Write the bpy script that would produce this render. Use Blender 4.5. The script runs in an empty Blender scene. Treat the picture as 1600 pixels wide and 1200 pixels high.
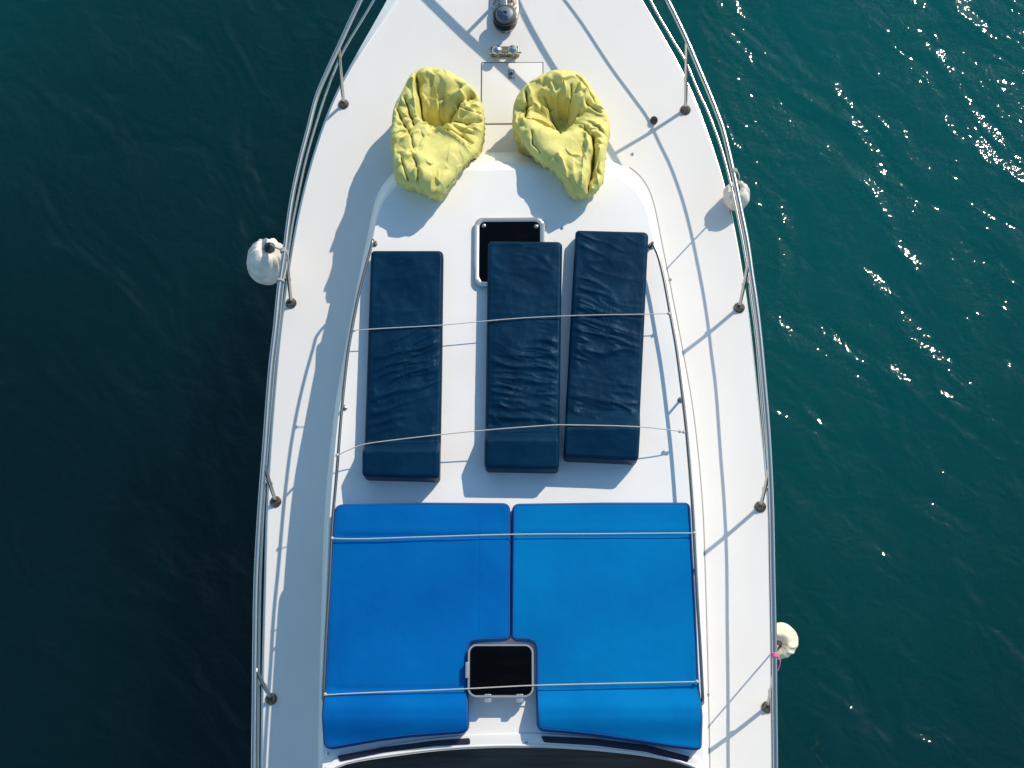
import bpy, bmesh, math, random
import numpy as np
from mathutils import Vector, Matrix, Euler
random.seed(4)
S = bpy.context.scene
COL = S.collection
R = math.radians

from mathutils.bvhtree import BVHTree
# ------------------------------------------------------------------ camera
F_PX = 2140.0; H = 12.3
THX = math.atan(600 / F_PX); THY = math.atan(30 / F_PX)
cd = bpy.data.cameras.new("camera"); cam = bpy.data.objects.new("camera", cd); COL.objects.link(cam)
cam.location = (0, 0, H); cam.rotation_euler = (THX, THY, 0)
cd.sensor_width = 36; cd.lens = 36 * F_PX / 1600; cd.clip_start = 0.1; cd.clip_end = 3000
S.camera = cam
CR = Euler((THX, THY, 0), 'XYZ').to_matrix()

def P(px, py, z=0.0):
    """world point at height z seen at photo pixel (px,py)"""
    d = CR @ Vector(((px - 800) / F_PX, -(py - 600) / F_PX, -1))
    k = (z - H) / d.z
    return Vector((d.x * k, d.y * k, z))

# ------------------------------------------------------------------ world, sun, exposure
SUN_EL = 38.5; SUN_AZ = 41.0      # azimuth measured from +Y towards +X
w = bpy.data.worlds.new("World"); S.world = w; w.use_nodes = True
wn = w.node_tree.nodes; bg = wn["Background"]
sky = wn.new("ShaderNodeTexSky"); sky.sky_type = 'NISHITA'; sky.sun_disc = False
sky.sun_elevation = R(SUN_EL); sky.sun_rotation = R(SUN_AZ)
sky.air_density = 1.0; sky.dust_density = 0.3; sky.ozone_density = 2.6
tint = wn.new("ShaderNodeVectorMath"); tint.operation = 'MULTIPLY'; tint.inputs[1].default_value = (.97, 1.12, 1.03)
w.node_tree.links.new(sky.outputs[0], tint.inputs[0]); w.node_tree.links.new(tint.outputs[0], bg.inputs[0]); bg.inputs[1].default_value = 0.15
sd = bpy.data.lights.new("sun", 'SUN'); sun = bpy.data.objects.new("sun", sd); COL.objects.link(sun)
sd.energy = 3.7; sd.angle = R(0.5); sd.color = (1.0, 0.87, 0.71)
sv = Vector((math.sin(R(SUN_AZ)) * math.cos(R(SUN_EL)), math.cos(R(SUN_AZ)) * math.cos(R(SUN_EL)), math.sin(R(SUN_EL))))
sun.rotation_euler = sv.to_track_quat('Z', 'Y').to_euler(); sun.location = sv * 40
S.view_settings.view_transform = 'Standard'; S.view_settings.look = 'None'
S.view_settings.exposure = 0.25; S.view_settings.gamma = 1.0; S.view_settings.use_curve_mapping = False

# ------------------------------------------------------------------ materials
def mat(name, col, rough=0.5, metal=0.0, spec=None, coat=0.0):
    m = bpy.data.materials.new(name); m.use_nodes = True
    b = m.node_tree.nodes["Principled BSDF"]
    b.inputs["Base Color"].default_value = (*col, 1); b.inputs["Roughness"].default_value = rough
    b.inputs["Metallic"].default_value = metal
    if spec is not None: b.inputs["Specular IOR Level"].default_value = spec
    if coat: b.inputs["Coat Weight"].default_value = coat
    return m
def nodes(m):
    return m.node_tree.nodes, m.node_tree.links, m.node_tree.nodes["Principled BSDF"]
def vary(m, c1, c2, scale=2.0, detail=5, stretch=(1, 1, 1), lo=.35, hi=.65, rough=None):
    n, l, b = nodes(m)
    tc = n.new("ShaderNodeTexCoord"); mp = n.new("ShaderNodeMapping"); mp.inputs["Scale"].default_value = stretch
    t = n.new("ShaderNodeTexNoise"); t.inputs["Scale"].default_value = scale; t.inputs["Detail"].default_value = detail
    r = n.new("ShaderNodeValToRGB"); r.color_ramp.elements[0].position = lo; r.color_ramp.elements[1].position = hi
    r.color_ramp.elements[0].color = (*c1, 1); r.color_ramp.elements[1].color = (*c2, 1)
    l.new(tc.outputs["Object"], mp.inputs[0]); l.new(mp.outputs[0], t.inputs[0]); l.new(t.outputs[0], r.inputs[0])
    l.new(r.outputs[0], b.inputs["Base Color"])
    if rough:
        mr = n.new("ShaderNodeMapRange"); mr.inputs["To Min"].default_value = rough[0]; mr.inputs["To Max"].default_value = rough[1]
        l.new(t.outputs[0], mr.inputs[0]); l.new(mr.outputs[0], b.inputs["Roughness"])
    return m
def bump(m, scale, dist, detail=3, stretch=(1, 1, 1), strength=1.0):
    n, l, b = nodes(m)
    tc = n.new("ShaderNodeTexCoord"); mp = n.new("ShaderNodeMapping"); mp.inputs["Scale"].default_value = stretch
    t = n.new("ShaderNodeTexNoise"); t.inputs["Scale"].default_value = scale; t.inputs["Detail"].default_value = detail
    bp = n.new("ShaderNodeBump"); bp.inputs["Distance"].default_value = dist; bp.inputs["Strength"].default_value = strength
    l.new(tc.outputs["Object"], mp.inputs[0]); l.new(mp.outputs[0], t.inputs[0]); l.new(t.outputs[0], bp.inputs["Height"])
    if b.inputs["Normal"].is_linked: l.new(b.inputs["Normal"].links[0].from_socket, bp.inputs["Normal"])
    l.new(bp.outputs[0], b.inputs["Normal"]); return m

M = {}
M['gel'] = vary(mat('gelcoat', (.78, .77, .75), .32, spec=.35), (.765, .752, .73), (.81, .80, .785), 1.6, 8, rough=(.28, .42))
M['deck'] = vary(mat('deck_nonskid', (.78, .76, .74), .6, spec=.25), (.665, .652, .635), (.71, .70, .685), 1.3, 9, (1, .5, 1), .3, .7)
bump(M['deck'], 420, .0006, 1)
bump(M['gel'], 1.1, .004, 2)
M['seam'] = mat('seam', (.12, .11, .10), .8)
M['hull'] = mat('hull_white', (.72, .73, .74), .2)
M['steel'] = bump(mat('stainless', (.50, .48, .455), .24, 1.0), 60, .0004, 2)
M['steel_old'] = vary(mat('stainless_worn', (.4, .38, .35), .35, 1.0), (.18, .15, .12), (.62, .6, .56), 40, 6, rough=(.2, .5))
M['flange'] = vary(mat('flange', (.1, .09, .08), .4, .6), (.03, .026, .022), (.16, .14, .12), 40, 5)
M['rail_dark'] = mat('rail_steel', (.24, .23, .22), .3, 1.0)
M['rubber'] = mat('black_rubber', (.02, .02, .022), .5)
M['brass'] = vary(mat('aged_metal', (.3, .25, .14), .4, .9), (.10, .08, .05), (.42, .36, .22), 60, 5)
M['frame'] = mat('hatch_frame', (.55, .55, .55), .3, .7)
M['white'] = mat('white_plastic', (.75, .74, .72), .4)
M['navy'] = vary(mat('navy_vinyl', (.001, .018, .05), .5, spec=.20), (.0004, .013, .036), (.0007, .020, .050), 3, 6, (1, 1, 1), rough=(.36, .55))
bump(M['navy'], 9, .003, 3, (1.0, 2, 1)); bump(M['navy'], 260, .0005, 2)
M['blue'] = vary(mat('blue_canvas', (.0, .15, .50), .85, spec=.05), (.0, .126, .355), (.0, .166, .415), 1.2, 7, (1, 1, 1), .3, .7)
bump(M['blue'], 500, .0006, 1); bump(M['blue'], 2.2, .006, 3)
M['navy'].node_tree.nodes['Principled BSDF'].inputs['Specular Tint'].default_value = (.30, .65, 1, 1)
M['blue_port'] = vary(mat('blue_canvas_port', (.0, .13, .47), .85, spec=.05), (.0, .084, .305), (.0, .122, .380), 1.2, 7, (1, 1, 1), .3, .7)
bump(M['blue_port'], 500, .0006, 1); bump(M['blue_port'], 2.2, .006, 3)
M['blue_pipe'] = mat('blue_piping', (.0, .055, .24), .7)
M['lime'] = vary(mat('lime_fabric', (.8, .7, .2), .7, spec=.2), (.57, .525, .17), (.65, .60, .205), 9, 6)
bump(M['lime'], 30, .003, 3); bump(M['lime'], 300, .0008, 1)
M['ropew'] = bump(mat('white_rope', (.46, .45, .42), .8), 220, .003, 2)
M['pink'] = mat('pink_rope', (.75, .16, .30), .7)
M['fender'] = bump(vary(mat('fender_cover', (.7, .66, .6), .75), (.55, .50, .43), (.74, .70, .64), 9, 6), 24, .006, 3, (1, 1, .3))
M['fender2'] = vary(mat('yellowed_fender', (.74, .66, .42), .5), (.70, .62, .42), (.80, .76, .62), 8, 6)

def glassmat(name, col, rough, spec):
    return mat(name, col, rough, spec=spec)
M['glass'] = glassmat('smoked_glass', (.001, .001, .0012), .08, .12)
vary(M['glass'], (.0008, .0008, .001), (.0022, .0022, .0026), 5, 4, (1, 3, 1), .45, .8)
M['wind'] = vary(glassmat('windscreen_cover', (.004, .007, .009), .4, .08), (.003, .006, .009), (.008, .013, .018), 2.5, 7, (.5, 8, 1))

# ------------------------------------------------------------------ mesh helpers
def cr(pts, n=8, closed=False):
    p = [Vector(q) for q in pts]; out = []
    N = len(p); segs = N if closed else N - 1
    for i in range(segs):
        if closed: a, b, c, d = p[(i - 1) % N], p[i], p[(i + 1) % N], p[(i + 2) % N]
        else: a, b, c, d = p[max(i - 1, 0)], p[i], p[i + 1], p[min(i + 2, N - 1)]
        for k in range(n):
            t = k / n
            out.append(.5 * ((2 * b) + (-a + c) * t + (2 * a - 5 * b + 4 * c - d) * t * t + (-a + 3 * b - 3 * c + d) * t ** 3))
    if not closed: out.append(p[-1])
    return out

class MB:
    def __init__(s): s.v = []; s.f = []
    def add(s, v, f):
        o = len(s.v); s.v += [tuple(q) for q in v]; s.f += [tuple(i + o for i in g) for g in f]; return s
    def tube(s, pts, r, n=10, closed=False, caps=True):
        pts = [Vector(p) for p in pts]; N = len(pts); v = []; f = []
        rr = r if hasattr(r, '__len__') else [r] * N
        up = Vector((0, 0, 1)); t0 = (pts[1] - pts[0]).normalized()
        if abs(t0.dot(up)) > .95: up = Vector((1, 0, 0))
        nrm = t0.cross(up).normalized()
        for i in range(N):
            a = pts[(i - 1) % N] if (closed or i > 0) else pts[i]
            b = pts[(i + 1) % N] if (closed or i < N - 1) else pts[i]
            t = (b - a).normalized(); nrm = (nrm - t * nrm.dot(t)).normalized(); bn = t.cross(nrm)
            for k in range(n):
                an = 2 * math.pi * k / n
                v.append(pts[i] + (nrm * math.cos(an) + bn * math.sin(an)) * rr[i])
        for i in range(N if closed else N - 1):
            j = (i + 1) % N
            for k in range(n):
                l = (k + 1) % n
                f.append((i * n + k, i * n + l, j * n + l, j * n + k))
        if caps and not closed:
            f.append(tuple(range(n))[::-1]); f.append(tuple((N - 1) * n + k for k in range(n)))
        return s.add(v, f)
    def lathe(s, c, prof, n=28, axis=None, sx=1, sy=1):
        """prof: list (radius, height) revolved about axis through c"""
        c = Vector(c); q = (Vector(axis).to_track_quat('Z', 'Y') if axis else None); v = []; f = []
        for r_, h_ in prof:
            for k in range(n):
                a = 2 * math.pi * k / n; p = Vector((r_ * math.cos(a) * sx, r_ * math.sin(a) * sy, h_))
                if q: p = q @ p
                v.append(c + p)
        for i in range(len(prof) - 1):
            for k in range(n):
                l = (k + 1) % n; f.append((i * n + k, i * n + l, (i + 1) * n + l, (i + 1) * n + k))
        f.append(tuple(range(n))[::-1]); f.append(tuple((len(prof) - 1) * n + k for k in range(n)))
        return s.add(v, f)
    def prism(s, outline, z0, z1, bev=0.0, steps=3):
        """rounded-top prism from an outline of xy points (ccw)"""
        pts = [Vector((p[0], p[1], 0)) for p in outline]; N = len(pts)
        ar = sum(pts[i].x * pts[(i + 1) % N].y - pts[(i + 1) % N].x * pts[i].y for i in range(N))
        if ar < 0: pts.reverse()
        def inset(d):
            o = []
            for i in range(N):
                t = (pts[(i + 1) % N] - pts[(i - 1) % N]).normalized(); o.append(pts[i] + Vector((-t.y, t.x, 0)) * d)
            return o
        rings = [[Vector((p.x, p.y, z0)) for p in pts]]
        if bev > 0:
            for k in range(steps + 1):
                a = math.pi / 2 * k / steps
                rings.append([Vector((p.x, p.y, z1 - bev + bev * math.sin(a))) for p in inset(bev * (1 - math.cos(a)))])
        else: rings.append([Vector((p.x, p.y, z1)) for p in pts])
        v = [p for r_ in rings for p in r_]; f = []
        for i in range(len(rings) - 1):
            for k in range(N):
                l = (k + 1) % N; f.append((i * N + k, i * N + l, (i + 1) * N + l, (i + 1) * N + k))
        f.append(tuple(range(N))[::-1]); f.append(tuple((len(rings) - 1) * N + k for k in range(N)))
        return s.add(v, f)
    def box(s, c, sz, rot=0, bev=.004):
        a, b = sz[0] / 2, sz[1] / 2; m = Matrix.Rotation(rot, 2)
        o = [m @ Vector(q) for q in rrect(-a, -b, a, b, min(a, b) * .3, 3)]
        return s.prism([(p[0] + c[0], p[1] + c[1]) for p in o], c[2], c[2] + sz[2], min(bev, sz[2] * .4))
    def loft(s, rings, closed=True):
        N = len(rings[0]); v = [p for r_ in rings for p in r_]; f = []
        for i in range(len(rings) - 1):
            for k in range(N if closed else N - 1):
                l = (k + 1) % N; f.append((i * N + k, i * N + l, (i + 1) * N + l, (i + 1) * N + k))
        return s.add(v, f)
    def build(s, name, m, parent=None, smooth=True, origin=None, angle=40):
        o3 = Vector(origin) if origin is not None else Vector((0, 0, 0))
        me = bpy.data.meshes.new(name); me.from_pydata([tuple(Vector(p) - o3) for p in s.v], [], s.f)
        bm = bmesh.new(); bm.from_mesh(me); bmesh.ops.recalc_face_normals(bm, faces=bm.faces[:]); bm.to_mesh(me); bm.free()
        me.materials.append(m); me.update()
        if smooth:
            me.polygons.foreach_set("use_smooth", [True] * len(me.polygons))
            me.set_sharp_from_angle(angle=R(angle))
        o = bpy.data.objects.new(name, me); COL.objects.link(o); o.location = o3
        if parent: o.parent = parent; o.matrix_parent_inverse = Matrix.Identity(4); o.location = o3 - WORLD(parent)
        return o
def WORLD(o):
    v = Vector(o.location); p = o.parent
    while p: v += Vector(p.location); p = p.parent
    return v
def tag(o, label=None, cat=None, group=None, kind=None):
    for k, v in (('label', label), ('category', cat), ('group', group), ('kind', kind)):
        if v: o[k] = v
    return o
def empty(name, loc):
    o = bpy.data.objects.new(name, None); COL.objects.link(o); o.location = loc; o.empty_display_size = .2; return o
def rrect(x0, y0, x1, y1, r, n=5):
    o = []
    for cx, cy, a0 in ((x1 - r, y1 - r, 0), (x0 + r, y1 - r, 90), (x0 + r, y0 + r, 180), (x1 - r, y0 + r, 270)):
        for k in range(n + 1):
            a = R(a0 + 90 * k / n); o.append((cx + r * math.cos(a), cy + r * math.sin(a)))
    return o
def roundpoly(pts, rad, n=5):
    """round corners of a polygon; pts [(x,y)], rad list or number"""
    out = []; N = len(pts)
    for i in range(N):
        a, b, c = Vector(pts[i - 1][:2]), Vector(pts[i][:2]), Vector(pts[(i + 1) % N][:2])
        r_ = rad[i] if hasattr(rad, '__len__') else rad
        d1, d2 = (a - b), (c - b); k = min(r_, d1.length * .45, d2.length * .45)
        if k <= 1e-6: out.append(b); continue
        p0 = b + d1.normalized() * k; p2 = b + d2.normalized() * k
        for j in range(n + 1):
            t = j / n; out.append(p0 * (1 - t) ** 2 + b * 2 * t * (1 - t) + p2 * t * t)
    return out
def resample(pts, step):
    pts = [Vector((p[0], p[1])) for p in pts]; out = []
    N = len(pts)
    for i in range(N):
        a, b = pts[i], pts[(i + 1) % N]; k = max(1, int(round((b - a).length / step)))
        for j in range(k): out.append(a.lerp(b, j / k))
    return out
# vectorised gradient noise
_rng = np.random.RandomState(11); _perm = _rng.permutation(256); _perm = np.concatenate([_perm, _perm])
_ang = _rng.rand(256) * 2 * np.pi; _gx, _gy = np.cos(_ang), np.sin(_ang)
def pn(x, y):
    x = np.asarray(x, float) + 1000; y = np.asarray(y, float) + 1000
    xi = np.floor(x).astype(int); yi = np.floor(y).astype(int); xf = x - xi; yf = y - yi
    u = xf ** 3 * (xf * (xf * 6 - 15) + 10); v = yf ** 3 * (yf * (yf * 6 - 15) + 10)
    def g(a, b, dx, dy):
        h = _perm[(_perm[a % 256] + b) % 256]; return _gx[h] * dx + _gy[h] * dy
    n00 = g(xi, yi, xf, yf); n10 = g(xi + 1, yi, xf - 1, yf); n01 = g(xi, yi + 1, xf, yf - 1); n11 = g(xi + 1, yi + 1, xf - 1, yf - 1)
    return (n00 * (1 - u) + n10 * u) * (1 - v) + (n01 * (1 - u) + n11 * u) * v
def fbm(x, y, o=4):
    s = 0; a = 1
    for k in range(o): s = s + a * pn(x * 2 ** k + 17 * k, y * 2 ** k - 9 * k); a *= .5
    return s
def sstep(e0, e1, x):
    t = np.clip((x - e0) / (e1 - e0), 0, 1); return t * t * (3 - 2 * t)
def dist_poly(X, Y, poly, closed=True):
    best = np.full(X.shape, 1e9); N = len(poly)
    for i in range(N if closed else N - 1):
        ax, ay = poly[i][0], poly[i][1]; bx, by = poly[(i + 1) % N][0], poly[(i + 1) % N][1]
        dx, dy = bx - ax, by - ay; L = dx * dx + dy * dy + 1e-12
        t = np.clip(((X - ax) * dx + (Y - ay) * dy) / L, 0, 1)
        best = np.minimum(best, (X - ax - t * dx) ** 2 + (Y - ay - t * dy) ** 2)
    return np.sqrt(best)

def pad(name, outline, centre, zbase, T, r, disp, m, parent=None, step=.018, rings=70, bulge=0.0, edge_pow=1.0, tuck=.35, sharp=75, skirt=((.66, -.004), (.33, -.004), (.0, .006)), wob=0.0):
    """closed soft body from an xy outline, star shaped about centre.
    zbase(X,Y) lower surface; T(X,Y) thickness; r edge radius"""
    o = resample(outline, step); N = len(o); c = Vector(centre[:2])
    ss = [1 - (1 - k / rings) ** edge_pow for k in range(1, rings + 1)]
    ox = np.array([p.x for p in o]); oy = np.array([p.y for p in o])
    X = [np.array([c.x])]; Y = [np.array([c.y])]
    for s_ in ss: X.append(c.x + (ox - c.x) * s_); Y.append(c.y + (oy - c.y) * s_)
    X = np.concatenate(X); Y = np.concatenate(Y)
    d = dist_poly(X, Y, outline if len(outline) < 260 else o)
    q = np.clip(d / r, 0, 1); e = np.sqrt(np.clip(1 - (1 - q) ** 2, 0, 1))
    Tz = T(X, Y) if callable(T) else np.full(X.shape, T)
    zb = zbase(X, Y) if callable(zbase) else np.full(X.shape, zbase)
    side = np.maximum(Tz - r, Tz * tuck)
    Z = zb + side + (Tz - side) * e + bulge * np.minimum(d / .18, 1) ** .6
    Z = Z + disp(X, Y, d)
    v = [tuple(p) for p in zip(X, Y, Z)]; f = []
    for k in range(N): f.append((0, 1 + k, 1 + (k + 1) % N))
    for i in range(rings - 1):
        a = 1 + i * N; b = a + N
        for k in range(N):
            l = (k + 1) % N; f.append((a + k, b + k, b + l, a + l))
    # side skirts going down, slightly tucked in at the bottom
    a = 1 + (rings - 1) * N; zo = Z[-N:]; zbo = zb[-N:]
    for lev, ins in skirt:
        b = len(v)
        for k in range(N):
            p = o[k]; dd = (p - c).normalized()
            if wob:
                an = math.atan2(dd.y, dd.x) * 3.2 + (1 - lev) * .6; w1 = float(pn(an * 2.2, lev * 1.5 + 3)); w2 = float(pn(an * 5.1 + 9, lev * 2.5))
                q_ = p - dd * (ins + wob * (1.6 * abs(w1) + 1.0 * abs(w2) - .25))
            else: q_ = p - dd * ins
            p = p; v.append((q_.x, q_.y, zbo[k] + (zo[k] - zbo[k]) * lev))
        for k in range(N):
            l = (k + 1) % N; f.append((a + k, b + k, b + l, a + l))
        a = b
    b = len(v); v.append((c.x, c.y, float(zb[0])))
    for k in range(N): f.append((a + k, b, a + (k + 1) % N))
    mb = MB(); mb.v = v; mb.f = f
    org = Vector((c.x, c.y, float(zb[0])))
    ob = mb.build(name, m, parent, origin=org, angle=sharp)
    return ob

# ------------------------------------------------------------------ water
WZ = -1.75
WOX, WOY = 32.0, 12.0   # noise offset; paints the port-side shade into the water colour
def make_water():
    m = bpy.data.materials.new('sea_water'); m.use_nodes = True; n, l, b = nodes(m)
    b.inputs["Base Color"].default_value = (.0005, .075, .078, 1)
    b.inputs["Roughness"].default_value = .05; b.inputs["IOR"].default_value = 1.333
    b.inputs["Subsurface Weight"].default_value = 1.0
    b.inputs["Subsurface Radius"].default_value = (1.0, 1.0, 1.0); b.inputs["Subsurface Scale"].default_value = 20.0
    b.inputs["Subsurface Anisotropy"].default_value = .5
    tc = n.new("ShaderNodeTexCoord")
    def noise(scale, det, stretch, rot, rough=.5, dist=0.0):
        mp = n.new("ShaderNodeMapping"); mp.vector_type = "TEXTURE"; mp.inputs["Scale"].default_value = stretch; mp.inputs["Rotation"].default_value = (0, 0, R(rot))
        t = n.new("ShaderNodeTexNoise"); t.inputs["Scale"].default_value = scale; t.inputs["Detail"].default_value = det
        t.inputs["Roughness"].default_value = rough; t.inputs["Distortion"].default_value = dist
        l.new(tc.outputs["Object"], mp.inputs[0]); l.new(mp.outputs[0], t.inputs[0]); return t
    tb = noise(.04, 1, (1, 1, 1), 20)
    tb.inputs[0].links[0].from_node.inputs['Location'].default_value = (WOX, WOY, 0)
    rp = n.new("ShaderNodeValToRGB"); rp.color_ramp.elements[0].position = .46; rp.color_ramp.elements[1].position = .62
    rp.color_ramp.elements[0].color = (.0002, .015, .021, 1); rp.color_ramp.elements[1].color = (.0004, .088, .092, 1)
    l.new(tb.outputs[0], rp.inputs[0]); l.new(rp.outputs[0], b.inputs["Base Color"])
    prev = None
    for sc, det, st, rot, dist, dd in ((.45, 1, (2, 1, 1), -40, .3, .11), (1.25, 2, (1.8, 1, 1), -52, .8, .130), (4.2, 2, (1.3, 1, 1), -35, .6, .028), (17, 1, (1, 1, 1), 0, .3, .0062)):
        t = noise(sc, det, st, rot, .5, dist)
        bp = n.new("ShaderNodeBump"); bp.inputs["Distance"].default_value = dd; bp.inputs["Strength"].default_value = 1
        l.new(t.outputs[0], bp.inputs["Height"])
        if prev: l.new(prev.outputs[0], bp.inputs["Normal"])
        prev = bp
    b.inputs["Specular IOR Level"].default_value = 0.0
    gl = n.new("ShaderNodeBsdfGlossy"); gl.inputs["Roughness"].default_value = .05; gl.inputs["Color"].default_value = (1, 1, 1, 1)
    l.new(prev.outputs[0], gl.inputs["Normal"])
    fr = n.new("ShaderNodeFresnel"); fr.inputs["IOR"].default_value = 1.333; l.new(prev.outputs[0], fr.inputs["Normal"])
    mx = n.new("ShaderNodeMixShader"); l.new(fr.outputs[0], mx.inputs[0]); l.new(b.outputs[0], mx.inputs[1]); l.new(gl.outputs[0], mx.inputs[2])
    l.new(mx.outputs[0], n["Material Output"].inputs["Surface"])
    mb = MB(); z0, z1 = -40, 0
    L = 300
    mb.add([(-L, -L, z0), (L, -L, z0), (L, L, z0), (-L, L, z0), (-L, -L, z1), (L, -L, z1), (L, L, z1), (-L, L, z1)],
           [(0, 3, 2, 1), (4, 5, 6, 7), (0, 1, 5, 4), (1, 2, 6, 5), (2, 3, 7, 6), (3, 0, 4, 7)])
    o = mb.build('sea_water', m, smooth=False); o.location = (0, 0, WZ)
    tag(o, kind='structure')
make_water()

# ------------------------------------------------------------------ yacht: hull, deck, coachroof
yacht = empty('motor_yacht', (0, 0, 0))
tag(yacht, 'white motor yacht seen from above, its foredeck filling the middle of the picture', 'yacht')
RT = 0.58            # coachroof height above the side deck
AX = P(805, 600).x   # centreline

deckR = [(802, -275), (850, -245), (895, -165), (944, -80), (991, 0), (1018, 40), (1035, 75), (1053, 100), (1066, 130), (1081, 165), (1093, 200), (1106, 235), (1123, 280), (1137, 330), (1147, 380), (1156, 430), (1163, 470), (1170, 530), (1181, 630), (1188, 700), (1196, 790), (1199, 900), (1203, 1000), (1205, 1100), (1206, 1200), (1207, 1400), (1205, 1700), (1200, 2100)]
deckL = [(798, -275), (755, -240), (710, -150), (668, -75), (627, 0), (596, 40), (571, 75), (553, 100), (524, 150), (506, 200), (489, 250), (476, 300), (465, 350), (458, 390), (449, 450), (441, 510), (435, 570), (430, 630), (425, 700), (419, 790), (417, 900), (414, 1000), (412, 1100), (411, 1200), (410, 1400), (412, 1700), (418, 2100)]
outR = [(802, -300), (858, -260), (905, -172), (954, -84), (1000, 0), (1026, 40), (1043, 75), (1062, 100), (1075, 130), (1089, 165), (1102, 200), (1114, 235), (1129, 280), (1141, 330), (1151, 380), (1159, 430), (1166, 470), (1173, 530), (1183, 630), (1191, 700), (1199, 790), (1202, 900), (1206, 1000), (1208, 1100), (1209, 1200), (1210, 1400), (1208, 1700), (1203, 2100)]
outL = [(798, -300), (740, -245), (693, -160), (648, -80), (605, 0), (583, 40), (562, 75), (548, 100), (519, 150), (502, 200), (485, 250), (472, 300), (461, 350), (454, 390), (445, 450), (437, 510), (431, 570), (426, 630), (421, 700), (415, 790), (413, 900), (410, 1000), (408, 1100), (407, 1200), (406, 1400), (408, 1700), (414, 2100)]
def curve(px, z, n=6): return cr([P(a, b, z) for a, b in px], n)
def smooth_c(c, n):
    for _ in range(n):
        c = [c[0]] + [c[i - 1] * .25 + c[i] * .5 + c[i + 1] * .25 for i in range(1, len(c) - 1)] + [c[-1]]
    return c
def resamp_n(c, n):
    L = [0]
    for i in range(1, len(c)): L.append(L[-1] + (c[i] - c[i - 1]).length)
    out = []; j = 0
    for k in range(n):
        t = L[-1] * k / (n - 1)
        while j < len(L) - 2 and L[j + 1] < t: j += 1
        u = (t - L[j]) / max(L[j + 1] - L[j], 1e-9); out.append(c[j].lerp(c[j + 1], min(max(u, 0), 1)))
    return out
NS = 160
dR, dL = smooth_c(resamp_n(curve(deckR, 0), NS), 24), smooth_c(resamp_n(curve(deckL, 0), NS), 24)
oR, oL = smooth_c(resamp_n(curve(outR, -.09), NS), 24), smooth_c(resamp_n(curve(outL, -.09), NS), 24)
dR = [d_.lerp(Vector((o_.x, o_.y, 0)), .55) for d_, o_ in zip(dR, oR)]
# deck surface: cambered strips between port and starboard edge
mb = MB(); rows = []
for i in range(NS):
    row = []
    for k in range(17):
        t = k / 16; p = dL[i].lerp(dR[i], t); p.z = -.03 * (2 * t - 1) ** 2 * 0 ; row.append(p)
    rows.append(row)
mb.loft(rows, closed=False)
mb.build('deck', M['deck'], yacht)
# rounded gunwale from deck edge down to the rub rail
def gun(d, o):
    rr = []
    for i in range(NS):
        a = d[i]; b = o[i]; rr.append([a + Vector((0, 0, -.001)), a.lerp(b, .15) + Vector((0, 0, .010)), a.lerp(b, .35) + Vector((0, 0, .002)), b + Vector((0, 0, .0)), b + Vector((0, 0, -.06))])
    return rr
for d_, o_ in ((dL, oL), (dR, oR)):
    MB().loft(gun(d_, o_), closed=False).build('gunwale', M['gel'], yacht)
    MB().tube([p + Vector((0, 0, .0 if d_ is dR else -.05)) for p in o_[2:]], .019 if d_ is dR else .009, 10).build('rub_rail', M['steel'] if d_ is dR else M['rubber'], yacht)
# hull
rings = []
hullprof = [(-.13, 1.0), (-.25, .99), (-.6, .965), (-1.1, .925), (-1.75, .86), (-2.3, .6), (-2.7, .1)]
for z, k in hullprof:
    ring = []
    for side, oo in ((1, oR), (-1, oL)):
        seq = oo if side == 1 else oo[::-1]
        for p in seq:
            fwd = max(0, (p.y - 2.0)) * (1 - k) * 1.6
            ring.append(Vector((AX + (p.x - AX) * (k - .0 - min(.25, max(0, (p.y - 1) * .05)) * (1 - k) * 4), p.y - fwd * .45, z)))
    rings.append(ring)
mb = MB().loft(rings); mb.add(rings[-1], [tuple(range(len(rings[-1])))])
mb.build('hull', M['hull'], yacht)

# coachroof
topR = [(803, 266), (880, 266.5), (930, 269), (965, 279), (992, 299), (1010, 330), (1022, 380), (1037, 445), (1057, 550), (1074, 650), (1086, 780), (1092, 900), (1096, 1050), (1099, 1200), (1101, 1400), (1102, 1700)]
baseR = [(803, 236), (885, 238), (945, 246), (985, 266), (1008, 290), (1021, 322), (1033, 380), (1046, 445), (1066, 550), (1083, 650), (1096, 780), (1101, 900), (1105, 1050), (1108, 1200), (1110, 1400), (1110, 1700)]
topL = [(1603 - x, y) for x, y in topR]; baseL = [(1604 - x, y) for x, y in baseR]
NC = 130
tR, tL = resamp_n(curve(topR, RT), NC), resamp_n(curve(topL, RT), NC)
bR, bL = resamp_n(curve(baseR, 0), NC), resamp_n(curve(baseL, 0), NC)
def ringc(f): return [f(tR[i], bR[i]) for i in range(NC)][::-1] + [f(tL[i], bL[i]) for i in range(1, NC)]
rings = []
for k, zz in ((0, -.01), (.04, .008), (.10, .05), (.25, .20), (.5, .37), (.75, .50), (.88, .555), (.96, .574), (1.0, RT)):
    rings.append(ringc(lambda t, b, k=k, zz=zz: Vector((b.x + (t.x - b.x) * k, b.y + (t.y - b.y) * k, zz))))
mb = MB().loft(rings, closed=False)
rows = [[tL[i].lerp(tR[i], k / 12) for k in range(13)] for i in range(NC)]
mb.loft(rows, closed=False)
mb.build('coachroof', M['gel'], yacht, angle=50)
MB().tube([Vector((b.x - (t.x - b.x) * .06, b.y - (t.y - b.y) * .06, .001)) for t, b in zip(tR[16:], bR[16:])], .0038, 6).build('base_seam', mat('sealant', (.28, .26, .24), .8), yacht)

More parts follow.
